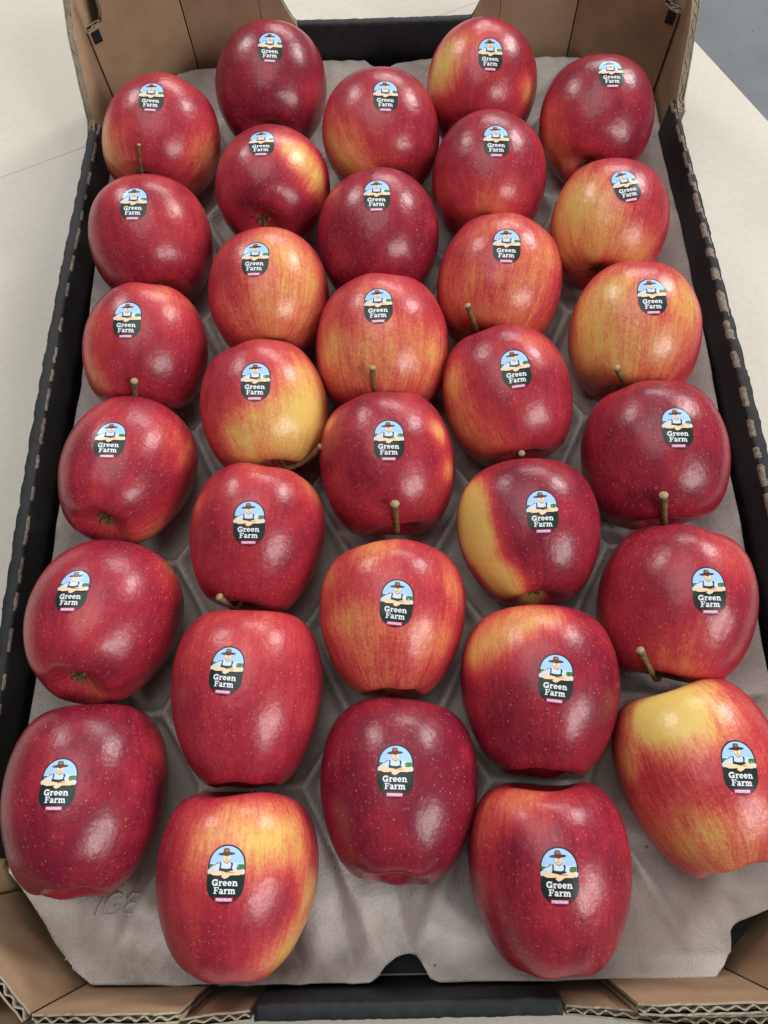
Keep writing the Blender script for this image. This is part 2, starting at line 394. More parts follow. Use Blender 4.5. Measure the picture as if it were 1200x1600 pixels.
APPLES=[
  ('A1', [-0.1458, 0.1952, 0.055], 0.037, 0.0344, 0.0, [-0.2048, -0.9633, -0.1736], 1.257, 650, 'S', 0.4, [0.976, 0.185, -0.119], [0.137, 0.219, -0.966], [(0.421, 0.752, 0.507, 0.457, 0.81), (0.348, -0.897, 0.272, 0.496, 0.63), (0.188, 0.479, 0.858, 0.392, 0.54)], [0.0324, 0.0068, 0.0273]),
  ('A2', [-0.1444, 0.1089, 0.055], 0.037, 0.034, 0.06, [-0.2068, 0.9728, 0.1045], 1.943, 651, 'C', 0.3, [0.932, -0.355, 0.079], [0.328, 0.109, 0.938], [(0.522, 0.803, 0.286, 0.294, 0.4), (0.626, -0.525, 0.577, 0.294, 0.3)], None),
  ('A3', [-0.1411, 0.0337, 0.055], 0.0348, 0.0338, 0.0, [-0.0508, -0.969, -0.2419], 2.388, 652, 'S', 0.35, [0.666, -0.73, -0.156], [0.101, -0.078, -0.992], [(0.01, -0.755, -0.655, 0.433, 0.5), (0.832, 0.013, 0.554, 0.456, 0.65), (0.948, -0.256, -0.189, 0.285, 0.35)], [0.0181, -0.0288, 0.0282]),
  ('A4', [-0.145, -0.0448, 0.055], 0.0353, 0.0369, 0.1, [0.1308, 0.9305, -0.342], 4.123, 653, 'C', 0.3, [-0.773, -0.592, -0.228], [-0.603, -0.281, 0.746], [(0.061, -0.956, 0.288, 0.395, 0.6), (0.501, -0.313, -0.807, 0.364, 0.5), (-0.895, -0.058, 0.443, 0.312, 0.25)], None),
  ('A5', [-0.1483, -0.1281, 0.055], 0.0374, 0.0357, 0.1, [0.0955, 0.9085, -0.4067], 3.53, 654, 'C', 0.3, [-0.443, -0.874, -0.2], [-0.348, -0.624, 0.7], [(0.489, -0.632, 0.601, 0.232, 0.45), (0.253, 0.107, -0.961, 0.278, 0.3)], None),
  ('A6', [-0.1468, -0.2108, 0.055], 0.0362, 0.0392, 0.09, [-0.0512, 0.9768, -0.2079], 4.366, 655, 'C', 0.06, [-0.927, -0.371, -0.056], [-0.489, -0.259, 0.833], [(0.066, -0.89, 0.451, 0.234, 0.7)], None),
  ('B1', [-0.0747, 0.2346, 0.055], 0.0372, 0.035, 0.08, [-0.0, 0.9976, 0.0698], 3.511, 660, 'C', 0.14, [-0.235, -0.971, -0.031], [-0.081, -0.287, 0.955], [(0.696, -0.586, -0.415, 0.267, 0.5)], None),
  ('B2', [-0.0712, 0.1493, 0.055], 0.0354, 0.0326, 0.04, [0.1361, 0.9686, -0.2079], 4.399, 661, 'C', 0.28, [-0.962, -0.251, -0.107], [-0.567, -0.023, 0.823], [(-0.581, -0.812, -0.056, 0.451, 1.0), (0.012, -0.969, -0.248, 0.313, 0.8)], None),
  ('B3', [-0.0705, 0.0661, 0.055], 0.0354, 0.034, 0.06, [-0.0523, 0.9973, 0.0523], 3.056, 662, 'C', 0.62, [0.023, -0.997, 0.08], [0.104, -0.306, 0.946], [(0.306, -0.855, 0.418, 0.451, 0.48), (0.742, -0.664, -0.09, 0.564, 0.52), (0.103, -0.558, -0.824, 0.677, 0.48), (-0.617, -0.691, -0.376, 0.226, 0.24)], None),
  ('B4', [-0.0708, -0.0079, 0.055], 0.0353, 0.0343, 0.0, [0.1699, -0.9633, -0.2079], 4.602, 663, 'S', 0.6, [-0.987, -0.088, -0.135], [-0.185, 0.17, -0.968], [(-0.663, 0.677, 0.319, 0.466, 0.9), (-0.606, 0.103, 0.788, 0.673, 0.95), (-0.622, 0.732, -0.279, 0.362, 0.5), (-0.879, -0.175, 0.444, 0.414, 0.4)], [-0.022, 0.0252, 0.0318]),
  ('B5', [-0.0721, -0.0847, 0.055], 0.0348, 0.0355, -0.1, [-0.1378, -0.9806, -0.1392], 3.727, 664, 'S', 0.3, [-0.62, -0.783, -0.047], [-0.042, -0.248, -0.968], [(-0.688, 0.149, -0.71, 0.293, 0.8), (0.32, -0.907, -0.275, 0.215, 0.5), (-0.393, -0.564, -0.726, 0.293, 0.3)], [-0.007, -0.0257, 0.034]),
  ('B6', [-0.0734, -0.1663, 0.055], 0.036, 0.0396, 0.1, [-0.0, 0.9994, -0.0349], 0.357, 665, 'C', 0.38, [0.42, 0.892, 0.17], [0.062, 0.396, 0.916], [(0.137, 0.705, 0.696, 0.541, 0.35), (0.734, 0.494, 0.467, 0.27, 0.25)], None),
  ('B7', [-0.0747, -0.2461, 0.055], 0.0353, 0.0366, 0.09, [0.0523, 0.998, 0.0349], 4.664, 666, 'C', 0.35, [-0.978, -0.111, 0.175], [-0.328, -0.03, 0.944], [(-0.781, -0.284, 0.556, 0.384, 1.15), (-0.489, -0.756, 0.435, 0.347, 0.8), (-0.253, -0.967, -0.032, 0.219, 1.0), (-0.16, -0.842, -0.515, 0.32, 0.8), (-0.313, -0.564, -0.764, 0.366, 0.7), (-0.896, 0.232, 0.379, 0.274, 0.5)], None),
  ('C1', [-0.0017, 0.1902, 0.055], 0.0373, 0.0347, 0.05, [-0.0868, 0.9924, 0.0872], 3.232, 670, 'C', 0.3, [-0.001, -0.999, -0.036], [0.084, -0.289, 0.954], [(-0.859, -0.402, -0.317, 0.56, 0.72), (-0.467, -0.243, -0.85, 0.497, 0.54), (0.724, -0.396, -0.565, 0.224, 0.36)], None),
  ('C2', [-0.0055, 0.1063, 0.055], 0.0371, 0.0349, 0.05, [-0.0, 0.9976, 0.0698], 6.261, 671, 'C', 0.14, [-0.043, 0.994, 0.101], [-0.035, 0.296, 0.955], [(-0.896, 0.441, -0.046, 0.168, 0.35)], None),
  ('C3', [-0.0044, 0.0299, 0.055], 0.0386, 0.0367, 0.0, [0.0, -0.9703, -0.2419], 1.605, 672, 'S', 0.65, [0.96, -0.01, -0.28], [0.127, 0.002, -0.992], [(0.854, -0.061, 0.516, 0.684, 0.52), (0.647, 0.748, 0.147, 0.342, 0.49), (0.499, -0.85, 0.168, 0.293, 0.35), (0.83, 0.163, -0.533, 0.342, 0.21)], [0.0406, 0.0033, 0.0241]),
  ('C4', [-0.0029, -0.0447, 0.055], 0.0364, 0.0357, -0.05, [0.1029, -0.9794, -0.1736], 3.277, 673, 'S', 0.28, [-0.168, -0.981, -0.1], [-0.151, -0.178, -0.972], [(-0.817, -0.516, -0.257, 0.21, 1.1), (-0.883, -0.366, 0.294, 0.21, 0.85), (0.644, -0.499, -0.58, 0.171, 0.8), (-0.453, -0.68, -0.577, 0.238, 0.35)], [-0.0047, -0.0347, 0.0283]),
  ('C5', [-0.0024, -0.1299, 0.055], 0.0357, 0.0354, 0.14, [0.0349, 0.9994, -0.0], 6.116, 674, 'C', 0.72, [-0.241, 0.971, 0.011], [-0.158, 0.336, 0.928], [(0.08, 0.709, 0.701, 0.272, 0.6), (0.686, 0.582, 0.436, 0.227, 0.42), (-0.857, 0.404, 0.319, 0.227, 0.39), (-0.019, 0.617, -0.787, 0.636, 0.33), (0.561, 0.789, -0.249, 0.363, 0.24), (-0.769, 0.5, -0.398, 0.363, 0.24)], None),
  ('C6', [-0.0012, -0.2099, 0.055], 0.036, 0.0372, 0.1, [0.0682, 0.9758, -0.2079], 2.932, 675, 'C', -0.02, [0.166, -0.986, -0.012], [0.078, -0.544, 0.835], [(0.878, -0.357, 0.318, 0.131, 0.2)], None),
  ('D1', [0.0655, 0.2295, 0.055], 0.0368, 0.0346, 0.06, [0.2071, 0.9744, 0.0872], 3.65, 680, 'C', 0.35, [-0.366, -0.912, -0.188], [-0.282, -0.165, 0.945], [(-0.939, -0.334, -0.083, 0.427, 1.05), (-0.905, -0.094, -0.415, 0.334, 0.8), (0.528, -0.795, -0.299, 0.24, 0.8), (-0.655, -0.735, 0.176, 0.401, 0.3)], None),
  ('D2', [0.0651, 0.1493, 0.055], 0.0358, 0.0351, 0.07, [0.1391, 0.9897, 0.0349], 2.028, 681, 'C', 0.32, [0.913, -0.407, -0.025], [0.251, -0.237, 0.938], [(0.488, -0.148, -0.86, 0.371, 0.45), (-0.008, -0.825, -0.565, 0.309, 0.35)], None),
  ('D3', [0.0658, 0.0717, 0.055], 0.0366, 0.0352, 0.0, [-0.2017, -0.9491, -0.2419], 0.677, 682, 'S', 0.62, [0.628, 0.755, -0.189], [-0.023, 0.182, -0.983], [(0.964, 0.124, -0.236, 0.416, 0.36), (0.168, 0.653, 0.739, 0.657, 0.36), (0.348, 0.795, -0.496, 0.438, 0.27), (0.804, 0.211, 0.557, 0.547, 0.3)], [0.008, 0.0343, 0.0284]),
  ('D4', [0.0646, -0.0054, 0.055], 0.0354, 0.0354, -0.05, [0.1378, -0.9806, -0.1392], 4.306, 683, 'S', 0.3, [-0.914, -0.398, -0.071], [-0.218, -0.073, -0.973], [(-0.099, -0.956, -0.275, 0.29, 0.85), (0.014, -0.96, 0.281, 0.414, 0.7), (-0.882, -0.025, -0.471, 0.29, 0.55), (-0.164, -0.605, 0.779, 0.414, 0.55)], [-0.0188, -0.0117, 0.0388]),
  ('D5', [0.0697, -0.0861, 0.055], 0.0358, 0.0343, 0.09, [-0.0349, 0.9994, -0.0], 1.744, 684, 'C', 0.14, [0.99, -0.138, -0.026], [0.362, -0.037, 0.931], [(0.301, -0.876, 0.377, 0.284, 2.0), (0.298, -0.924, -0.24, 0.322, 2.3), (0.269, -0.564, -0.781, 0.284, 2.3), (0.265, -0.96, 0.093, 0.303, 2.2), (-0.28, 0.007, -0.96, 0.208, 1.4)], None),
  ('D6', [0.0674, -0.1665, 0.055], 0.0372, 0.0371, 0.1, [0.0696, 0.9951, -0.0698], 3.855, 685, 'C', 0.16, [-0.616, -0.786, -0.056], [-0.225, -0.364, 0.904], [(-0.883, -0.093, 0.46, 0.347, 1.15), (-0.621, -0.448, 0.643, 0.313, 1.0), (-0.908, 0.257, 0.332, 0.217, 1.0), (-0.353, -0.661, 0.662, 0.217, 0.4)], None),
  ('D7', [0.0644, -0.2459, 0.055], 0.0353, 0.0372, 0.09, [-0.0, 0.9962, 0.0872], 0.288, 686, 'C', 0.3, [0.327, 0.937, 0.124], [0.052, 0.277, 0.96], [(0.69, 0.227, 0.687, 0.345, 0.45), (0.403, 0.429, 0.808, 0.272, 0.4), (0.943, 0.119, 0.312, 0.227, 0.25)], None),
  ('E1', [0.1372, 0.1944, 0.055], 0.0359, 0.0345, 0.06, [0.241, 0.9666, 0.0872], 4.582, 690, 'C', 0.16, [-0.97, -0.173, 0.171], [-0.311, 0.193, 0.931], [(-0.431, 0.75, -0.501, 0.428, 0.7), (-0.165, 0.464, -0.87, 0.401, 0.75)], None),
  ('E2', [0.1349, 0.1103, 0.055], 0.0351, 0.0341, 0.05, [0.2582, 0.9636, 0.0698], 4.967, 691, 'C', 0.6, [-0.979, 0.191, 0.076], [-0.179, 0.504, 0.845], [(-0.19, 0.943, -0.273, 0.554, 0.71), (-0.56, 0.428, -0.709, 0.677, 0.52), (-0.587, 0.81, -0.006, 0.492, 0.45), (-0.568, -0.36, -0.74, 0.492, 0.34)], None),
  ('E3', [0.1408, 0.0343, 0.055], 0.0368, 0.0353, 0, [-0.135, -0.9609, -0.2419], 1.243, 692, 'S', 0.7, [0.922, 0.327, -0.209], [0.079, 0.171, -0.982], [(0.392, 0.915, -0.093, 0.593, 0.61), (0.197, 0.795, 0.574, 0.593, 0.65), (0.932, -0.267, -0.245, 0.377, 0.58), (0.868, 0.146, 0.475, 0.539, 0.41), (0.526, 0.698, -0.486, 0.323, 0.34)], [0.0245, 0.0246, 0.0315]),
  ('E4', [0.1406, -0.0439, 0.055], 0.0373, 0.0365, -0.02, [0.0344, -0.9842, -0.1736], 0.528, 693, 'S', 0.22, [0.513, 0.847, -0.141], [0.151, 0.138, -0.979], [(-0.673, 0.677, -0.297, 0.196, 0.2)], [0.0087, 0.0353, 0.028]),
  ('E5', [0.1394, -0.1255, 0.055], 0.0377, 0.0365, -0.03, [-0.2382, -0.9556, -0.1736], 0.518, 694, 'S', 0.3, [0.561, 0.821, -0.107], [-0.073, 0.271, -0.96], [(0.624, 0.512, -0.591, 0.293, 0.45), (0.199, 0.534, 0.822, 0.366, 0.35), (0.474, 0.703, 0.53, 0.366, 0.3)], [-0.0037, 0.0359, 0.0278]),
  ('E6', [0.1382, -0.2067, 0.055], 0.0364, 0.039, 0.08, [-0.2068, 0.9728, -0.1045], 5.418, 926, 'C', 0.7, [-0.831, 0.553, -0.069], [-0.521, 0.086, 0.849], [(-0.412, 0.546, 0.729, 0.387, 1.4), (-0.18, 0.762, 0.622, 0.276, 1.2), (-0.019, 0.754, -0.657, 0.461, 0.5), (0.373, 0.862, 0.342, 0.23, 0.6), (-0.435, 0.567, -0.699, 0.369, 0.4), (-0.626, 0.704, 0.334, 0.276, 0.4)], None),
]

LOOK = {
    'A1': 'red apple with yellow flank and thin straw stem, rearmost in leftmost column',
    'A2': 'plain red apple, second from the back in leftmost column',
    'A3': 'red apple with stubby stem and orange lower left, third from back in leftmost column',
    'A4': 'pear-shaped red apple with open calyx, fourth from back in leftmost column',
    'A5': 'big red apple with green calyx showing, fifth from back in leftmost column',
    'A6': 'dark crimson apple cut by the left picture edge, nearest in leftmost column',
    'B1': 'dark crimson apple in front of the back left corner, rearmost in second column',
    'B2': 'crimson apple with bright orange patch at upper right, second from back in second column',
    'B3': 'pale striped red and orange apple, third from the back in second column',
    'B4': 'rosy apple with yellow lower right and long sideways stem, middle of second column',
    'B5': 'red apple with curved stem below it, fifth from back in second column',
    'B6': 'dotted pinkish red apple, sixth from the back in second column',
    'B7': 'red apple with glowing orange yellow patch above its sticker, nearest in second column',
    'C1': 'red apple with orange lower left, rearmost in middle column',
    'C2': 'dusky crimson apple, second from the back in middle column',
    'C3': 'striped orange red apple with upright stem, third from back in middle column',
    'C4': 'dark red apple with yellow right edge and upright stem, fourth in middle column',
    'C5': 'pinkish orange pear-shaped apple with yellow top, fifth from back in middle column',
    'C6': 'darkest purple crimson apple, nearest in middle column',
    'D1': 'red apple with yellow left flank, rearmost in fourth column',
    'D2': 'evenly red dotted apple, second from the back in fourth column',
    'D3': 'pale striped apple with stem at lower left, third from back in fourth column',
    'D4': 'red apple with orange left flank and tilted sticker, fourth from back in fourth column',
    'D5': 'crimson apple with sharply bordered yellow left side, fifth from back in fourth column',
    'D6': 'crimson apple with yellow orange shoulder at upper left, sixth in fourth column',
    'D7': 'tall dark red apple with dented top, nearest in fourth column',
    'E1': 'dark red glossy apple with orange left edge, rearmost in rightmost column',
    'E2': 'orange striped apple with most tilted sticker, second from back in rightmost column',
    'E3': 'yellow orange apple with red streaks and stem, third from back in rightmost column',
    'E4': 'dark crimson apple with upright stem below, fourth from back in rightmost column',
    'E5': 'large red apple with long slanting stem at lower left, fifth in rightmost column',
    'E6': 'yellow topped orange streaked apple cut by the right picture edge, nearest in rightmost column',
}
LABELS = LOOK

# ------------------------------------------------------------------ table and floor
def slab(name, poly, z1, z0, mat, parent=None):
    n = len(poly)
    v = [(x, y, z1) for x, y in poly] + [(x, y, z0) for x, y in poly]
    f = [list(range(n)), list(range(2 * n - 1, n - 1, -1))]
    for i in range(n):
        j = (i + 1) % n
        f.append([i, n + i, n + j, j])
    return mesh_obj(name, v, f, [mat], parent, smooth=False)

fl = slab('floor', [(-6, -6), (6, -6), (6, 8), (-6, 8)], -0.75, -0.80, FLOOR)
tag(fl, 'smooth grey concrete floor below the table', None, None, 'structure')
E1 = np.array((0.9075, 0.420)); E2 = np.array((0.420, -0.9075))
edge_pt = np.array((0.2660, 0.2942)); seam_pt = np.array((-0.2561, 0.2382))
er = float(edge_pt @ E1); sr = float(seam_pt @ E2)
def tp(a, b):
    return tuple(E1 * a + E2 * b)
tb = slab('table_top', [tp(er - 1.6, sr + 0.00018), tp(er - 1.6, sr + 1.5), tp(er, sr + 1.5), tp(er, sr + 0.00018)], 0.0, -0.03, TABLE)
tag(tb, 'cream table top under the apple box', None, None, 'structure')
t2 = slab('table_leaf', [tp(er - 1.6, sr - 0.9), tp(er - 1.6, sr - 0.00018), tp(er, sr - 0.00018), tp(er, sr - 0.9)], 0.0, -0.03, TABLE, tb)

# ------------------------------------------------------------------ cardboard box
ZR = 0.055
box = empty('cardboard_box', (0, 0, 0.0))
tag(box, 'open shallow cardboard fruit box, black printed rims and brown kraft corners', 'box')

def lerp_top(tops, s):
    for (a, za), (b, zb) in zip(tops, tops[1:]):
        if s <= b:
            return za + (zb - za) * (max(s, a) - a) / max(b - a, 1e-9)
    return tops[-1][1]

def corr_panel(name, a, b, z0, tops, t=0.006, side=1, lean=0.0, label=None, outer=None, pitch=0.0055, rough=0.0006, core=0.0009):
    """double-faced corrugated board: inner liner on the line a-b, thickness to the left (side=1) or right, flutes upright"""
    a = np.array(a, float); b = np.array(b, float)
    ln = np.linalg.norm(b - a); e = (b - a) / ln; n = np.array((-e[1], e[0])) * side
    rnd = random.Random(name + str(a[0]))
    def sheet(o0, o1, fn=None, step=0.0022, jit=rough):
        ns = max(2, int(ln / step)) + 1
        V = []; F = []; mi = []
        for i in range(ns):
            s = ln * i / (ns - 1)
            zt = lerp_top(tops, s) + rnd.uniform(-jit, jit)
            q0, q1 = (o0, o1) if fn is None else (fn(s) - 0.00035, fn(s) + 0.00035)
            for (q, z) in ((q0, z0), (q0, zt), (q1, zt), (q1, z0)):
                wv = (0.00010 * math.sin(s * 260 + o0 * 900) + 0.00005 * math.sin(s * 610 + 2)) * (1 if z > z0 + 0.001 else 0)
                p = a + e * s + n * (q + wv - lean * (z - z0))
                V.append((p[0], p[1], z))
        for i in range(ns - 1):
            k = 4 * i
            for j in range(4):
                jj = (j + 1) % 4
                F.append((k + j, k + jj, k + 4 + jj, k + 4 + j)); mi.append(1 if j == 1 else 0)
        F.append((3, 2, 1, 0)); k = 4 * (ns - 1); F.append((k, k + 1, k + 2, k + 3)); mi += [1, 1]
        return V, F, mi
    V, F, mi = sheet(0, 0.0008)
    o = mesh_obj(name, V, F, [KRAFT, RAW], box, mi, smooth=False)
    if label: o['label'] = label
    V, F, mi = sheet(t - 0.0008, t)
    mesh_obj('outer_liner', V, F, [outer or BLACK, RAW], o, mi, smooth=False)
    if core:
        V, F, mi = sheet(0.0008, t - 0.0008, None, 0.003, 0.0006)
        V = [(x, y, z if z <= z0 + 1e-6 else z - core) for x, y, z in V]
        mesh_obj('board_core', V, F, [FLUTE, FLUTE], o, mi, smooth=False)
    ph = rnd.uniform(0, 6)
    V, F, mi = sheet(0, 0, lambda s: t / 2 + (t / 2 - 0.0012) * (0.82 + 0.18 * math.sin(s * 310 + ph)) * math.sin(2 * math.pi * s / pitch + ph + 0.7 * math.sin(s * 130 + ph * 2)), pitch / 8, rough * 0.6)
    mesh_obj('flute_paper', V, F, [FLUTE, RAW], o, mi, smooth=False)
    return o

def bow(y):
    return 0.2025 - 0.058 * (y + 0.1) ** 2

def rim_wall(name, pts, nrm, zt, t, wear_in, wear_out, seed, label, wide=False, scallop=True):
    """folded black wall: pts = outer top line; nrm = inward unit vector per point"""
    rnd = random.Random(seed)
    V = []; W = []; F = []
    n = len(pts)
    acc = 0
    for i, ((x, y), (nx, ny)) in enumerate(zip(pts, nrm)):
        if i: acc += math.dist(pts[i - 1], pts[i])
        tt = t * (min(1.0, max(0.55, 1.0 - 0.45 * (y + 0.02) / 0.2)) if wide else 1.0); dw = t - tt
        jit = 0.22 * math.sin(acc * 41 + seed) + 0.14 * math.sin(acc * 97) + 0.06 * math.sin(acc * 233 + seed)
        ph = (acc / 0.0185 + seed * 0.37 + jit) % 1.0
        notch = dw + 0.0005 * max(0, math.sin(ph * 6.283)) ** 0.6 if scallop else 0.0
        jo = notch + rnd.uniform(-0.0002, 0.0002)
        ji = rnd.uniform(-0.0003, 0.0003)
        dz = rnd.uniform(-0.0002, 0.0002) + 0.0008 * math.sin(acc * 19 + seed)
        # profile outer bottom -> outer top -> rounded -> inner top -> inner bottom
        prof = [(jo * 0.3, 0.0, 0), (jo, zt - 0.0035, 0), (jo, zt - 0.0014, wear_out), (jo + 0.0005, zt - 0.0004, wear_out), (jo + 0.0015, zt, 0.2 * wear_out),
                (max(t * 0.5, jo + 0.0017), zt + 0.0002, wear_in * (0.9 if wide else 0) * min(1, max(0, (y + 0.02) / 0.1))), (t - 0.0014, zt, wear_in * (1.0 if wide else 0.1)), (t - 0.0004 + ji, zt - 0.0004, wear_in), (t + ji, zt - 0.0013, wear_in),
                (t + 0.0003, zt - 0.003, 0), (t + 0.0008, zt * 0.5, 0), (t, 0.002, 0)]
        on_o = 1.0 if ph < 0.52 else 0.0
        on_i = 1.0 if ((acc / 0.0190 + seed * 0.61 + jit * 0.8) % 1.0) < 0.58 + 0.16 * math.sin(acc * 61 + seed * 2) else 0.0
        for (o, z, w) in prof:
            V.append((x + nx * o, y + ny * o, z + (dz if z > 0.03 else 0)))
            W.append(w * (on_o if o < t * 0.45 + dw else on_i))
    m = 12
    for i in range(n - 1):
        for j in range(m - 1):
            F.append((i * m + j, i * m + j + 1, (i + 1) * m + j + 1, (i + 1) * m + j))
    F.append(list(range(m - 1, -1, -1))); F.append(list(range((n - 1) * m, n * m)))
    o = mesh_obj(name, V, F, [BLACK], box, smooth=True)
    at = o.data.attributes.new('wear', 'FLOAT', 'POINT')
    at.data.foreach_set('value', W)
    o['label'] = label
    return o

ys = np.arange(-0.236, 0.2141, 0.0021)
rim_wall('side_wall', [(-bow(y), y) for y in ys], [(1, 0)] * len(ys), ZR, 0.0072, 0.8, 0.7, 3, 'low black side wall with a folded rim, on the left')
rim_wall('side_wall', [(bow(y), y) for y in ys], [(-1, 0)] * len(ys), ZR, 0.0072, 1.0, 0.35, 5, 'low black side wall with a torn worn rim, on the right', wide=True)
xs = np.arange(-0.0648, 0.0672, 0.0021)
rim_wall('end_wall', [(x, -0.3003) for x in xs], [(0, 1)] * len(xs), ZR, 0.0070, 0.0, 0.0, 8, 'low black front rim between the brown corners', scallop=False)
xs = np.arange(-0.075, 0.079, 0.0021)
rim_wall('end_wall', [(x, 0.3050) for x in xs], [(0, -1)] * len(xs), ZR, 0.0062, 0.0, 0.0, 9, 'low black back rim between the brown corners', scallop=False)
fp = slab('floor_panel', [(-0.1955, -0.292), (0.1955, -0.292), (0.1955, 0.297), (-0.1955, 0.297)], 0.005, 0.0008, BLACK, box)

# back corners
for sx in (-1, 1):
    xw = 0.1925 if sx < 0 else 0.1935
    yg = 0.259 if sx < 0 else 0.2560
    corr_panel('corner_flap', (sx * xw, 0.206), (sx * (xw + 0.001), 0.300), 0.001,
               [(0, 0.0535), (0.009, 0.0565), (0.020, 0.074), (0.034, 0.094), (0.04, 0.099), (0.06, 0.115), (0.1, 0.118)], 0.0050, 1 if sx < 0 else -1)
    g0 = (sx * (xw - 0.0012), yg); g1 = (sx * 0.1362, 0.2962)
    corr_panel('corner_gusset', g0, g1, 0.001,
               [(0, 0.084), (0.0125, 0.086), (0.0135, 0.092), (0.015, 0.113), (0.08, 0.118)], 0.0055, 1 if sx < 0 else -1)
    corr_panel('end_panel', (sx * 0.1354, 0.2964), (sx * 0.0830, 0.2968), 0.001,
               [(0, 0.118), (0.06, 0.118)], 0.0055, 1 if sx < 0 else -1)
    xe = 0.0585 if sx < 0 else 0.0640
    w = 0.0826 - xe
    corr_panel('end_tab', (sx * 0.0826, 0.2969), (sx * xe, 0.2978), 0.001,
               [(0, 0.112), (w * 0.45, 0.090), (w * 0.6, 0.076), (w * 0.75, 0.066), (w * 0.9, 0.059), (w, 0.055)], 0.0048, 1 if sx < 0 else -1)
    slab('outer_wall', [(sx * 0.076, 0.3045), (sx * 0.2005, 0.3045), (sx * 0.2005, 0.3075), (sx * 0.076, 0.3075)], 0.108, 0.001, BLACK, box)
    # black print patch at the top of the gusset
    e = np.array(g1) - np.array(g0); e /= np.linalg.norm(e); nn = np.array((-e[1], e[0])) * (1 if sx < 0 else -1)
    p0 = np.array(g0) + e * 0.0015 - nn * 0.0004; p1 = np.array(g0) + e * 0.0075 - nn * 0.0004
    slabv = [(p0[0], p0[1], 0.0755), (p1[0], p1[1], 0.0755), (p1[0], p1[1], 0.0840), (p0[0], p0[1], 0.0835)]
    bk = [(v[0] + nn[0] * 0.0003, v[1] + nn[1] * 0.0003, v[2]) for v in slabv]
    V = slabv + bk
    mesh_obj('print_mark', V, [(0, 1, 2, 3), (7, 6, 5, 4), (0, 4, 5, 1), (1, 5, 6, 2), (2, 6, 7, 3), (3, 7, 4, 0)], [BLACK], box, smooth=False)

# front corners
for sx in (-1, 1):
    sd = -1 if sx < 0 else 1
    corr_panel('end_panel', (sx * 0.1500, -0.2912), (sx * 0.0912, -0.2912), 0.004,
               [(0, 0.0780), (0.05, 0.0800), (0.0588, 0.078)], 0.0042, sd, pitch=0.0066, core=0.004, lean=0.0)
    corr_panel('end_tab', (sx * 0.198, -0.2960), (sx * 0.0668, -0.2960), 0.004,
               [(0, 0.078), (0.085, 0.076), (0.100, 0.071), (0.114, 0.061), (0.1315, 0.054)], 0.0042, sd, pitch=0.0066, core=0.004)
    corr_panel('corner_gusset', (sx * 0.1508, -0.2909), (sx * 0.1925, -0.2520), 0.004,
               [(0, 0.0775), (0.03, 0.0780), (0.06, 0.0785)], 0.0045, -sd, pitch=0.0066, core=0.004)
    corr_panel('corner_flap', (sx * 0.1945, -0.298), (sx * 0.1945, -0.236), 0.004,
               [(0, 0.080), (0.03, 0.080), (0.055, 0.056), (0.063, 0.053)], 0.0055, -sd)

# ------------------------------------------------------------------ moulded pulp tray
CEN = np.array([a[1] for a in APPLES]); RAD = np.array([a[2] for a in APPLES]); HAL = np.array([a[3] for a in APPLES])
def vnoise(x, y, f, seed):
    v = 0
    rs = np.random.RandomState(seed)
    for k in range(6):
        an = rs.rand() * 6.283; ph = rs.rand() * 6.283; ff = f * (0.6 + 0.9 * rs.rand())
        v = v + np.sin((x * math.cos(an) + y * math.sin(an)) * ff + ph)
    return v / 6
poly = [(-0.1900, -0.2420), (-0.1780, -0.2560), (-0.1620, -0.2750), (-0.1520, -0.2850), (-0.1440, -0.2895), (-0.0700, -0.2905), (-0.0170, -0.2908), (-0.0130, -0.2885), (-0.0100, -0.2845),
        (-0.0050, -0.2812), (0.0, -0.2803), (0.0050, -0.2815), (0.0085, -0.2860), (0.0105, -0.2895), (0.0150, -0.2912), (0.0800, -0.2908), (0.1386, -0.2908), (0.1440, -0.2870), (0.1485, -0.2815),
        (0.1496, -0.2720), (0.1540, -0.2695), (0.1700, -0.2640), (0.1800, -0.2540), (0.1900, -0.2400), (0.1905, -0.1400), (0.1925, 0.0594), (0.1920, 0.1607), (0.1912, 0.2415), (0.1880, 0.2600), (0.1700, 0.2770),
        (0.1600, 0.2850), (0.1450, 0.2885), (0.1273, 0.2905), (0.0300, 0.2930), (0.0107, 0.2900), (0.0013, 0.2846), (-0.0079, 0.2896), (-0.0125, 0.2950), (-0.0384, 0.2955), (-0.1183, 0.2918), (-0.1480, 0.2868), (-0.1560, 0.2790),
        (-0.1880, 0.2560), (-0.1912, 0.1617), (-0.1890, 0.0280), (-0.1915, -0.0398), (-0.1910, -0.1563)]
def inside(x, y):
    c = False
    for i in range(len(poly)):
        (x1, y1), (x2, y2) = poly[i - 1], poly[i]
        if (y1 > y) != (y2 > y) and x < (x2 - x1) * (y - y1) / (y2 - y1) + x1:
            c = not c
    return c
PA = np.array(poly); PB = np.roll(PA, -1, 0)
def nearest(x, y):
    q = np.array((x, y)); d = PB - PA
    t = np.clip(((q - PA) * d).sum(1) / (d * d).sum(1), 0, 1)
    h = PA + d * t[:, None]; k = ((h - q) ** 2).sum(1)
    i = int(k.argmin()); return h[i], math.sqrt(k[i])
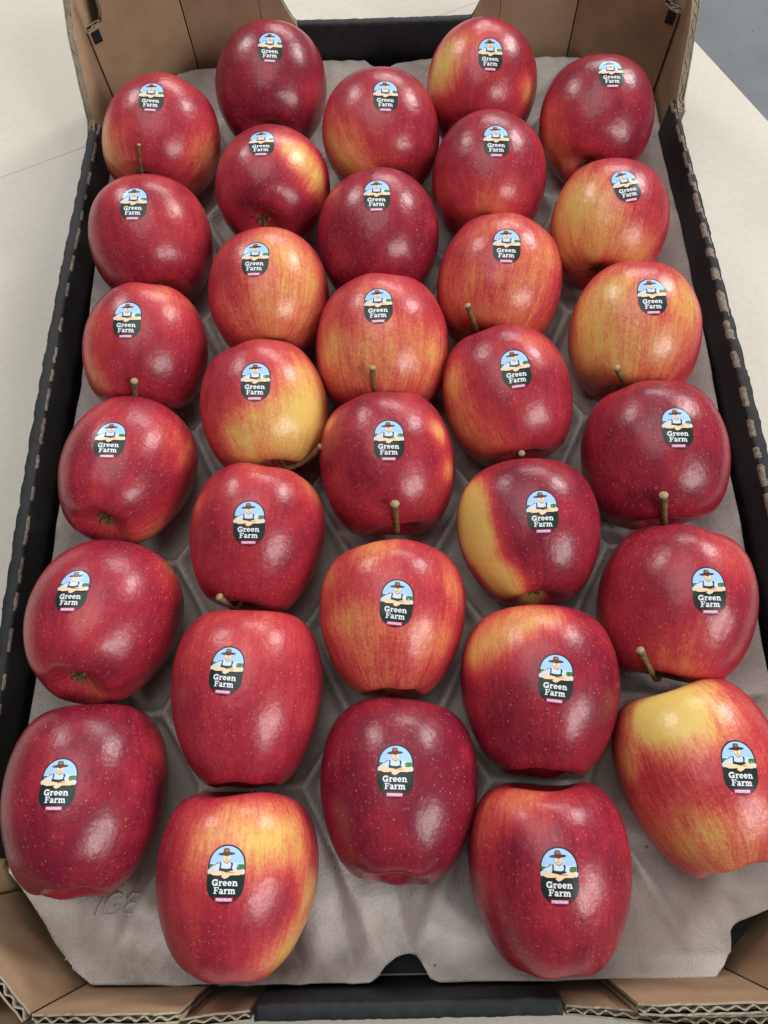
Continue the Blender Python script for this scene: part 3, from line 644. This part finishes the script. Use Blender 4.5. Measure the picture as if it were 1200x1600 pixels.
def tray_height(X, Y):
    """plateau with a hollow under every apple, raised webs between them, and folds in the front apron"""
    D1 = np.full(X.shape, 9.0); D2 = np.full(X.shape, 9.0); dmin = np.full(X.shape, 9.0)
    wob = 0.0022 * vnoise(X, Y, 120, 3)
    for c, r in zip(CEN, RAD):
        d = np.hypot(X - c[0], Y - c[1])
        D2 = np.minimum(D2, np.maximum(D1, d)); D1 = np.minimum(D1, d)
        dmin = np.minimum(dmin, d / r)
    gap = D2 - D1 + wob
    edge = np.clip(np.maximum.reduce([(np.abs(X) - 0.170) / 0.020, (Y - 0.262) / 0.026, (-0.262 - Y) / 0.024]), 0, 1)
    web = np.exp(-(gap / 0.0065) ** 2) * (0.55 + 0.45 * np.clip((D1 - 0.036) / 0.010, 0, 1))
    web = np.maximum(web, edge)
    Z = 0.0190 + 0.0105 * web + 0.0012 * vnoise(X, Y, 60, 1) + 0.0008 * vnoise(X, Y, 170, 2) + 0.0007 * vnoise(X, Y, 420, 4) + 0.0009 * np.abs(vnoise(X, Y, 240, 6))
    Z = Z + 0.007 * np.clip((-0.236 - Y) / 0.02, 0, 1) * (1 - web)
    # front apron: folds fan out between the cups
    ap = np.clip((-0.232 - Y) / 0.030, 0, 1)
    fold = np.abs(np.sin(X * 62 + 3.2 * np.sin(X * 21 + 1.0) + (Y + 0.29) * 26)) ** 0.7
    Z = Z + ap * (0.0095 * (fold - 0.66) + 0.0015 * vnoise(X, Y, 90, 5))
    lip = np.clip((-0.2835 - Y) / 0.007, 0, 1)
    Z = Z * (1 - lip) + (0.0325 + 0.0012 * vnoise(X, Y, 120, 7)) * lip
    for c, r, h in zip(CEN, RAD, HAL):
        d = np.hypot(X - c[0], Y - c[1])
        rr = r + 0.0012
        low = c[2] - np.sqrt(np.clip(rr * rr - d * d, 0, None)) - 0.0012
        k = d < rr * 0.999
        Z = np.where(k, np.minimum(Z, low), Z)
    return Z
def build_tray():
    st = 0.0017
    gx = np.arange(-0.1945, 0.1950, st); gy = np.arange(-0.2935, 0.2980, st)
    X, Y = np.meshgrid(gx, gy)
    ins = np.array([[inside(x, y) for x in gx] for y in gy])
    F = []; used = {}
    V2 = []
    def vid(j, i):
        k = (j, i)
        if k not in used:
            x, y = gx[i], gy[j]
            if not ins[j, i]:
                h, _ = nearest(x, y); x, y = h
            used[k] = len(V2); V2.append((x, y))
        return used[k]
    for j in range(len(gy) - 1):
        for i in range(len(gx) - 1):
            if int(ins[j, i]) + int(ins[j, i + 1]) + int(ins[j + 1, i]) + int(ins[j + 1, i + 1]) >= 1:
                F.append((vid(j, i), vid(j, i + 1), vid(j + 1, i + 1), vid(j + 1, i)))
    A = np.array(V2)
    Z = tray_height(A[:, 0], A[:, 1])
    V = [(x, y, z) for (x, y), z in zip(V2, Z)]
    tray = mesh_obj('pulp_tray', V, F, [PULP], None, smooth=True)
    so = tray.modifiers.new('thickness', 'SOLIDIFY'); so.thickness = 0.0018; so.offset = -1
    tag(tray, 'grey moulded pulp tray with hollows, lying in the box under the apples', 'tray')
    return tray
tray = build_tray()

# raised mark moulded into the tray at the near left corner
def tube(pts, radii, seg=8):
    V = []; F = []
    pts = [Vector(p) for p in pts]
    n = len(pts)
    up = None
    for i, p in enumerate(pts):
        d = (pts[min(i + 1, n - 1)] - pts[max(i - 1, 0)]).normalized()
        if up is None:
            up = d.orthogonal().normalized()
        up = (up - d * up.dot(d)).normalized()
        s = d.cross(up)
        for k in range(seg):
            a = 2 * math.pi * k / seg
            V.append(p + (up * math.cos(a) + s * math.sin(a)) * radii[i])
    for i in range(n - 1):
        for k in range(seg):
            kk = (k + 1) % seg
            F.append((i * seg + k, i * seg + kk, (i + 1) * seg + kk, (i + 1) * seg + k))
    F.append(list(range(seg - 1, -1, -1))); F.append(list(range((n - 1) * seg, n * seg)))
    return V, F
def arc(cx, cy, rx, ry, a0, a1, n=12):
    return [(cx + rx * math.cos(math.radians(a0 + (a1 - a0) * i / n)), cy + ry * math.sin(math.radians(a0 + (a1 - a0) * i / n))) for i in range(n + 1)]
mark_strokes = [[(0.0, 0.0), (0.0016, 0.005), (0.003, 0.0095)],
                [(p[0] + 0.0065 + p[1] * 0.25, p[1]) for p in arc(0, 0.0048, 0.0036, 0.0046, 60, 330)] + [(0.0112, 0.0042), (0.0080, 0.0042)],
                [(0.0200, 0.0088), (0.0160, 0.0092), (0.0142, 0.0070), (0.0155, 0.0052), (0.0182, 0.0050)],
                [(0.0155, 0.0050), (0.0132, 0.0028), (0.0140, 0.0008), (0.0180, 0.0006)]]
MV = []; MF = []
for s in mark_strokes:
    q = [(-0.1465 + x, -0.2620 + y) for x, y in s]
    zz = tray_height(np.array([p[0] for p in q]), np.array([p[1] for p in q]))
    v, f = tube([(p[0], p[1], z + 0.0002) for p, z in zip(q, zz)], [0.0007] * len(q), 8)
    o = len(MV); MV += v; MF += [tuple(i + o for i in g) for g in f]
mesh_obj('moulded_mark', MV, MF, [PULP], tray)

# ------------------------------------------------------------------ the printed sticker, drawn once in 2D
SW = 0.0152                       # sticker width in metres; unit = one width
def stadium(w, h, n=14, cy=0.0):
    r = w / 2; k = h / 2 - r
    p = [(r * math.cos(math.pi * i / n), cy + k + r * math.sin(math.pi * i / n)) for i in range(n + 1)]
    p += [(r * math.cos(math.pi + math.pi * i / n), cy - k + r * math.sin(math.pi + math.pi * i / n)) for i in range(n + 1)]
    return p
def clip_y(pts, y0, y1):
    def cl(pts, y, keep_above):
        out = []
        for i in range(len(pts)):
            a, b = pts[i - 1], pts[i]
            ia = (a[1] >= y) == keep_above; ib = (b[1] >= y) == keep_above
            if ia != ib:
                t = (y - a[1]) / (b[1] - a[1]); out.append((a[0] + (b[0] - a[0]) * t, y))
            if ib: out.append(b)
        return out
    return cl(cl(pts, y0, True), y1, False)
def px(l):   # coordinates measured on the print
    return [((x - 570) / 840, (822 - y) / 840) for x, y in l]
def ell(cx, cy, rx, ry, n=18, rot=0.0):
    out = []
    for i in range(n):
        a = 2 * math.pi * i / n
        x, y = rx * math.cos(a), ry * math.sin(a)
        out.append((cx + x * math.cos(rot) - y * math.sin(rot), cy + x * math.sin(rot) + y * math.cos(rot)))
    return out
def stroke(pl, w):
    out = []
    for (x0, y0), (x1, y1) in zip(pl, pl[1:]):
        d = math.hypot(x1 - x0, y1 - y0) or 1e-9
        ex, ey = (x1 - x0) / d * w * 0.18, (y1 - y0) / d * w * 0.18
        nx, ny = -(y1 - y0) / d * w / 2, (x1 - x0) / d * w / 2
        out.append([(x0 - ex + nx, y0 - ey + ny), (x1 + ex + nx, y1 + ey + ny), (x1 + ex - nx, y1 + ey - ny), (x0 - ex - nx, y0 - ey - ny)])
    return out
def rect(x0, y0, x1, y1):
    return [(x0, y0), (x1, y0), (x1, y1), (x0, y1)]
def glyph(ch):
    """bold slab letters on a unit cap height: (polygons, advance)"""
    T = 0.21; X = 0.74
    if ch == 'G':
        p = stroke(arc(0.48, 0.5, 0.37, 0.40, 48, 330, 12), T + 0.03) + [rect(0.52, 0.36, 1.0, 0.50), rect(0.72, 0.02, 0.92, 0.42), rect(0.76, 0.66, 0.90, 0.99)]
        return p, 1.06
    if ch == 'r':
        return [rect(0.10, 0, 0.32, X), rect(0, 0, 0.46, 0.12), rect(0, X - 0.12, 0.30, X)] + stroke([(0.28, 0.50), (0.42, 0.64), (0.60, 0.62)], T - 0.02), 0.66
    if ch == 'e':
        return stroke(arc(0.36, 0.37, 0.26, 0.28, 5, 318, 12), T - 0.02) + [rect(0.14, 0.32, 0.70, 0.44)], 0.76
    if ch == 'n':
        return [rect(0.10, 0, 0.32, X), rect(0, 0, 0.42, 0.12), rect(0, X - 0.12, 0.30, X), rect(0.56, 0, 0.78, 0.5), rect(0.48, 0, 0.90, 0.12)] + stroke([(0.28, 0.52), (0.46, 0.65), (0.60, 0.62), (0.67, 0.46)], T - 0.02), 0.92
    if ch == 'F':
        return [rect(0.12, 0, 0.36, 1), rect(0, 0, 0.50, 0.13), rect(0, 0.87, 0.84, 1), rect(0.70, 0.68, 0.84, 0.9), rect(0.3, 0.44, 0.62, 0.57), rect(0.53, 0.36, 0.64, 0.66)], 0.88
    if ch == 'a':
        return stroke([(0.12, 0.58), (0.26, 0.67), (0.44, 0.65), (0.53, 0.50)], T - 0.03) + [rect(0.43, 0, 0.65, 0.55), rect(0.5, 0, 0.76, 0.12)] + stroke(arc(0.30, 0.20, 0.19, 0.13, 60, 330, 10), T - 0.03), 0.78
    if ch == 'm':
        return [rect(0.10, 0, 0.32, X), rect(0, 0, 0.42, 0.12), rect(0, X - 0.12, 0.30, X), rect(0.52, 0, 0.73, 0.55), rect(0.45, 0, 0.80, 0.12), rect(0.93, 0, 1.14, 0.5), rect(0.86, 0, 1.25, 0.12)] + stroke([(0.28, 0.54), (0.42, 0.65), (0.56, 0.62), (0.63, 0.48)], T - 0.02) + stroke([(0.70, 0.54), (0.84, 0.65), (0.97, 0.62), (1.04, 0.46)], T - 0.02), 1.26
    t = 0.2
    if ch == 'P': return [rect(0, 0, t, 1)] + stroke([(t, 0.9), (0.5, 0.88), (0.58, 0.7), (0.5, 0.52), (t, 0.5)], t), 0.8
    if ch == 'R': return [rect(0, 0, t, 1)] + stroke([(t, 0.9), (0.5, 0.88), (0.58, 0.7), (0.5, 0.52), (t, 0.5)], t) + stroke([(0.35, 0.45), (0.62, 0.05)], t), 0.84
    if ch == 'E': return [rect(0, 0, t, 1), rect(t, 0, 0.6, t), rect(t, 0.4, 0.52, 0.6), rect(t, 0.8, 0.6, 1)], 0.76
    if ch == 'M': return [rect(0, 0, t, 1), rect(0.7, 0, 0.7 + t, 1)] + stroke([(0.15, 0.95), (0.45, 0.4), (0.75, 0.95)], t), 1.05
    if ch == 'I': return [rect(0, 0, t, 1)], 0.38
    if ch == 'U': return [rect(0, 0.2, t, 1), rect(0.55, 0.2, 0.55 + t, 1)] + stroke([(0.1, 0.25), (0.2, 0.1), (0.55, 0.1), (0.65, 0.25)], t), 0.9
def word(txt, x0, x1, y0, y1):
    adv = 0; polys = []
    for ch in txt:
        g, a = glyph(ch)
        polys += [[(x + adv, y) for x, y in p] for p in g]; adv += a
    sx = (x1 - x0) / (adv - 0.06)
    return [[(x0 + x * sx, y0 + y * (y1 - y0)) for x, y in p] for p in polys]

H = 1.47
base_out = stadium(1.0, H)
ART = []      # (sub-part, ink, polygon)
ART.append(('sticker', 'navy', clip_y(base_out, 0.12, 2)))
ART.append(('sticker', 'green', clip_y(base_out, -0.545, 0.12)))
ART.append(('sticker', 'maroon', clip_y(base_out, -2, -0.545)))
sky = clip_y(stadium(0.925, H - 0.085), 0.10, 2)
ART.append(('picture', 'sky', sky))
ART.append(('picture', 'skylight', clip_y([(x * 0.97, y - 0.005) for x, y in stadium(0.925, H - 0.085)], 0.10, 0.27)))
ART.append(('picture', 'hill', px([(182, 622), (235, 616), (300, 640), (330, 700), (320, 745), (182, 745)])))
ART.append(('picture', 'hill', px([(954, 615), (880, 612), (800, 622), (790, 700), (820, 745), (954, 745)])))
ART.append(('farmer', 'shirt', px([(385, 578), (300, 630), (215, 690), (180, 730), (260, 790), (570, 800), (880, 790), (950, 735), (880, 690), (790, 620), (720, 580), (640, 562), (560, 590), (480, 560)])))
ART.append(('farmer', 'dark', px([(396, 572), (360, 588), (270, 640), (282, 648), (392, 590)])))
ART.append(('farmer', 'strap', px([(405, 578), (445, 572), (452, 640), (430, 700), (405, 690), (420, 630)])))
ART.append(('farmer', 'strap', px([(650, 575), (700, 582), (712, 620), (690, 700), (660, 690), (672, 630)])))
ART.append(('farmer', 'green', px([(425, 682), (500, 706), (600, 708), (685, 690), (730, 740), (600, 790), (440, 775), (395, 735)])))
ART.append(('farmer', 'shade', px([(490, 530), (625, 530), (630, 572), (570, 612), (500, 575)])))
ART.append(('farmer', 'skin', px([(474, 395), (632, 395), (632, 470), (618, 530), (575, 572), (545, 572), (500, 535), (478, 470)])))
ART.append(('farmer', 'dark', px([(488, 420), (540, 432), (605, 424), (608, 444), (560, 450), (500, 446)])))
ART.append(('farmer', 'shade', px([(548, 455), (566, 455), (574, 500), (545, 502)])))
ART.append(('farmer', 'dark', px([(525, 523), (590, 521), (585, 533), (530, 534)])))
ART.append(('farmer', 'hat', ell(*px([(548, 402)])[0], 0.226, 0.040, 20, 0.06)))
ART.append(('farmer', 'hat', px([(470, 392), (482, 300), (505, 284), (590, 286), (606, 310), (622, 380), (545, 392)])))
ART.append(('farmer', 'hatlight', px([(500, 318), (525, 300), (580, 302), (596, 330), (600, 360), (510, 362)])))
ART.append(('farmer', 'shirt', px([(150, 745), (185, 715), (250, 722), (235, 790), (185, 835), (152, 800)])))
ART.append(('farmer', 'shirt', px([(985, 745), (950, 712), (885, 722), (880, 790), (940, 832), (980, 800)])))
ART.append(('farmer', 'dark', px([(190, 812), (300, 842), (420, 846), (560, 812), (720, 830), (860, 835), (925, 818), (930, 832), (860, 852), (720, 848), (600, 880), (440, 862), (300, 864), (185, 830)])))
ART.append(('farmer', 'skin', px([(205, 735), (300, 728), (420, 752), (540, 772), (600, 800), (520, 828), (420, 846), (300, 850), (205, 815), (180, 775)])))
ART.append(('farmer', 'skin', px([(930, 735), (840, 728), (720, 738), (620, 765), (560, 790), (600, 840), (720, 838), (860, 838), (928, 815), (945, 775)])))
ART.append(('farmer', 'shade', px([(560, 782), (640, 766), (730, 770), (770, 795), (700, 792), (600, 800)])))
ART.append(('farmer', 'skin', px([(470, 862), (520, 820), (600, 792), (690, 798), (716, 818), (660, 850), (610, 890), (545, 915), (500, 892)])))
for p in word('Green', *px([(272, 0)])[0][:1], px([(842, 0)])[0][0], px([(0, 1062)])[0][1], px([(0, 925)])[0][1]): ART.append(('lettering', 'white', p))
for p in word('Farm', px([(318, 0)])[0][0], px([(800, 0)])[0][0], px([(0, 1224)])[0][1], px([(0, 1086)])[0][1]): ART.append(('lettering', 'white', p))
ART.append(('band', 'pink', rect(px([(368, 0)])[0][0], px([(0, 1380)])[0][1], px([(748, 0)])[0][0], px([(0, 1302)])[0][1])))
for p in word('PREMIUM', px([(392, 0)])[0][0], px([(726, 0)])[0][0], px([(0, 1368)])[0][1], px([(0, 1314)])[0][1]): ART.append(('band', 'white', p))

def tess(poly2, maxlen):
    bm = bmesh.new()
    vs = [bm.verts.new((x, y, 0)) for x, y in poly2]
    es = [bm.edges.new((vs[i - 1], vs[i])) for i in range(len(vs))]
    bmesh.ops.triangle_fill(bm, use_beauty=True, edges=bm.edges[:])
    for it in range(5):
        long = [e for e in bm.edges if e.calc_length() > maxlen]
        if not long: break
        bmesh.ops.subdivide_edges(bm, edges=long, cuts=1)
        bmesh.ops.triangulate(bm, faces=bm.faces[:])
    for f in bm.faces:
        f.normal_update()
        if f.normal.z < 0: f.normal_flip()
    bm.verts.index_update()
    V = [(v.co.x, v.co.y) for v in bm.verts]; F = [tuple(v.index for v in f.verts) for f in bm.faces]
    bm.free()
    return V, F
SUB = {}
for k, (part, ink, pl) in enumerate(ART):
    clean = [p for i, p in enumerate(pl) if math.dist(p, pl[i - 1]) > 1e-6]
    V, F = tess(clean, 0.065 if part != 'lettering' else 0.12)
    lay = {'sticker': 0, 'picture': 1, 'farmer': 3, 'lettering': 1.2, 'band': 1}[part]
    if part == 'picture': lay += 0.7 * (sum(1 for a in ART[:k] if a[0] == part))
    if part == 'farmer': lay += 0.8 * (sum(1 for a in ART[:k] if a[0] == part))
    if part == 'lettering': lay += 0.02 * (sum(1 for a in ART[:k] if a[0] == part))
    if part == 'band' and ink == 'white': lay += 1 + 0.02 * (k % 20)
    SUB.setdefault(part, []).append((ink, V, F, 0.00006 + 0.000014 * lay))

def build_sticker(parent, bvh, pc, n, tu, tv):
    root = None
    for part in ('sticker', 'picture', 'farmer', 'lettering', 'band'):
        V = []; F = []; mi = []; inks = []
        for ink, v2, f2, off in SUB[part]:
            if ink not in inks: inks.append(ink)
            o = len(V)
            for (u, v) in v2:
                q = pc + tu * (u * SW) + tv * (v * SW)
                h, hn, _, _ = bvh.ray_cast(q + n * 0.02, -n)
                if h is None: h, hn, _, _ = bvh.find_nearest(q)
                V.append(h + n * off)
            F += [tuple(i + o for i in f) for f in f2]; mi += [inks.index(ink)] * len(f2)
        ob = mesh_obj({'picture': 'sky_picture', 'farmer': 'farmer_figure', 'lettering': 'lettering', 'band': 'grade_band'}.get(part, 'sticker'),
                      V, F, [INK[i] for i in inks], root or parent, mi)
        if root is None: root = ob
    return root

# ------------------------------------------------------------------ apples
NU, NV = 104, 72
def build_apple(rec):
    (nid, cen, R, L, taper, axis, spin, seed, end, tone, sdir, sup, patches, tip) = rec
    M = frame(axis, spin)
    rot = Matrix([list(M[0]), list(M[1]), list(M[2])]).to_4x4()
    G = apple_points(R, L, taper, seed, NU, NV)
    low = float((G.reshape(-1, 3) @ M.T)[:, 2].min())
    root = empty('apple', (cen[0], cen[1], cen[2] + low))
    tag(root, LABELS[nid], 'apple', 'apples in the pulp tray')
    V = [tuple(G[0, 0])] ; idx = {}
    for j in range(1, NV):
        for i in range(NU):
            V.append(tuple(G[j, i]))
    V.append(tuple(G[NV, 0]))
    top, bot = 0, len(V) - 1
    F = []
    def vi(j, i): return 1 + (j - 1) * NU + i % NU
    for i in range(NU):
        F.append((top, vi(1, i), vi(1, i + 1)))
        F.append((bot, vi(NV - 1, i + 1), vi(NV - 1, i)))
    for j in range(1, NV - 1):
        for i in range(NU):
            F.append((vi(j, i), vi(j + 1, i), vi(j + 1, i + 1), vi(j, i + 1)))
    skin = mesh_obj('skin', V, F, [mat_skin('apple_skin', tone, seed, R)], root)
    loc = Matrix.Translation((0, 0, -low)) @ rot
    skin.matrix_local = loc
    A = np.array(V); D = A / np.linalg.norm(A, axis=1)[:, None]
    g = np.zeros(len(A))
    for (x, y, z, r, s) in patches:
        d2 = ((D - np.array((x, y, z))) ** 2).sum(1)
        g += s * np.exp(-d2 / (r * r * 1.15))
    rr = np.hypot(A[:, 0], A[:, 1]) / R
    g += 0.35 * np.exp(-(rr / 0.30) ** 2) * (A[:, 2] < 0)
    g = 1 - np.exp(-1.05 * g)
    if nid in ('D5', 'C4', 'B2'):
        g = g * g * (3 - 2 * g)
    rus = np.exp(-(rr / 0.24) ** 2) * (A[:, 2] > 0)
    for nm, val in (('ground', g), ('russet', rus)):
        at = skin.data.attributes.new(nm, 'FLOAT', 'POINT'); at.data.foreach_set('value', val.astype(np.float32))
    rnd = random.Random(seed)
    # stem
    p0 = Vector((0, 0, L * 0.46))
    if tip is not None:
        tp_ = Vector(tip)
        lat = Vector((tp_.x, tp_.y, 0)); lat = lat.normalized() if lat.length > 1e-5 else Vector((1, 0, 0))
        mid = lat * (R * 0.10) + Vector((0, 0, L * 0.80))
        ex = lat * min(R * 0.26, Vector((tp_.x, tp_.y)).length) + Vector((0, 0, L * 1.06))
        m2 = (ex + tp_) * 0.5 + (ex + tp_).normalized() * 0.0012 + lat.cross(Vector((0, 0, 1))) * rnd.uniform(-0.0016, 0.0016)
        key = [p0, mid, ex, m2, tp_]
    else:
        a = rnd.uniform(0, 6.28)
        key = [p0, Vector((0.0006, 0, L * 0.62)), Vector((0.002 * math.cos(a), 0.002 * math.sin(a), L * 0.76)), Vector((0.004 * math.cos(a), 0.004 * math.sin(a), L * 0.90))]
    pts = []
    for i in range(len(key) - 1):
        a = key[max(i - 1, 0)]; b = key[i]; c = key[i + 1]; d = key[min(i + 2, len(key) - 1)]
        for k in range(6):
            t = k / 6
            pts.append(0.5 * (2 * b + (c - a) * t + (2 * a - 5 * b + 4 * c - d) * t * t + (3 * b - a - 3 * c + d) * t ** 3))
    pts.append(key[-1])
    n = len(pts)
    sc = {'A1': 0.85, 'A3': 1.5, 'E4': 1.7, 'C4': 1.5, 'B4': 1.5}.get(nid, 1.3)
    rad = [sc * (0.00095 + 0.0005 * max(0, (i / (n - 1) - 0.8) / 0.2) ** 1.2 + rnd.uniform(-0.00016, 0.00016)) for i in range(n)]
    sv, sf = tube(pts, rad, 10)
    st = mesh_obj('stem', sv, sf, [STEM, STEMTIP], root, [0] * (len(sf) - 1) + [1])
    st.matrix_local = loc
    # calyx: five dry sepals round a dark tuft
    cv = []; cf = []
    zc = -L * 0.82
    for k in range(5):
        a = k * 1.2566 + rnd.uniform(-0.2, 0.2); ln = rnd.uniform(0.0035, 0.0055); w = 0.0011
        ca, sa = math.cos(a), math.sin(a)
        o = len(cv)
        for (r, hw, z) in ((0.0012, w * 0.7, 0.0004), (0.0012 + ln * 0.5, w, -0.0022), (0.0012 + ln, 0.0001, -0.0012 - rnd.uniform(0, 0.003))):
            for s in (-1, 1):
                cv.append((r * ca - s * hw * sa, r * sa + s * hw * ca, zc + z))
        cf += [(o, o + 1, o + 3, o + 2), (o + 2, o + 3, o + 5, o + 4)]
    for k in range(6):
        a = k * 1.05; v, f = tube([(0.0006 * math.cos(a), 0.0006 * math.sin(a), zc + 0.001), (0.0013 * math.cos(a), 0.0013 * math.sin(a), zc - 0.0028)], [0.0003, 0.0002], 5)
        o = len(cv); cv += v; cf += [tuple(i + o for i in g_) for g_ in f]
    cx = mesh_obj('calyx', cv, cf, [CALYX], root, smooth=False)
    sm = cx.modifiers.new('thickness', 'SOLIDIFY'); sm.thickness = 0.0003
    cx.matrix_local = loc
    # sticker follows the skin
    bvh = BVHTree.FromPolygons([Vector(v) for v in V], F)
    sd = Vector(sdir).normalized()
    h, hn, _, _ = bvh.ray_cast(sd * (R * 2.2), -sd)
    nrm = Vector((0, 0, 0))
    for dx in (-1, 0, 1):
        for dy in (-1, 0, 1):
            o = sd.orthogonal().normalized(); o2 = sd.cross(o)
            hh, h2, _, _ = bvh.ray_cast((sd + o * dx * 0.12 + o2 * dy * 0.12).normalized() * (R * 2.2), -(sd + o * dx * 0.12 + o2 * dy * 0.12).normalized())
            nrm += h2
    nrm.normalize()
    up = Vector(sup); tv = (up - nrm * up.dot(nrm)).normalized(); tu = tv.cross(nrm).normalized()
    stk = build_sticker(root, bvh, h, nrm, tu, tv)
    stk.matrix_local = loc
    return root

for rec in APPLES:
    build_apple(rec)
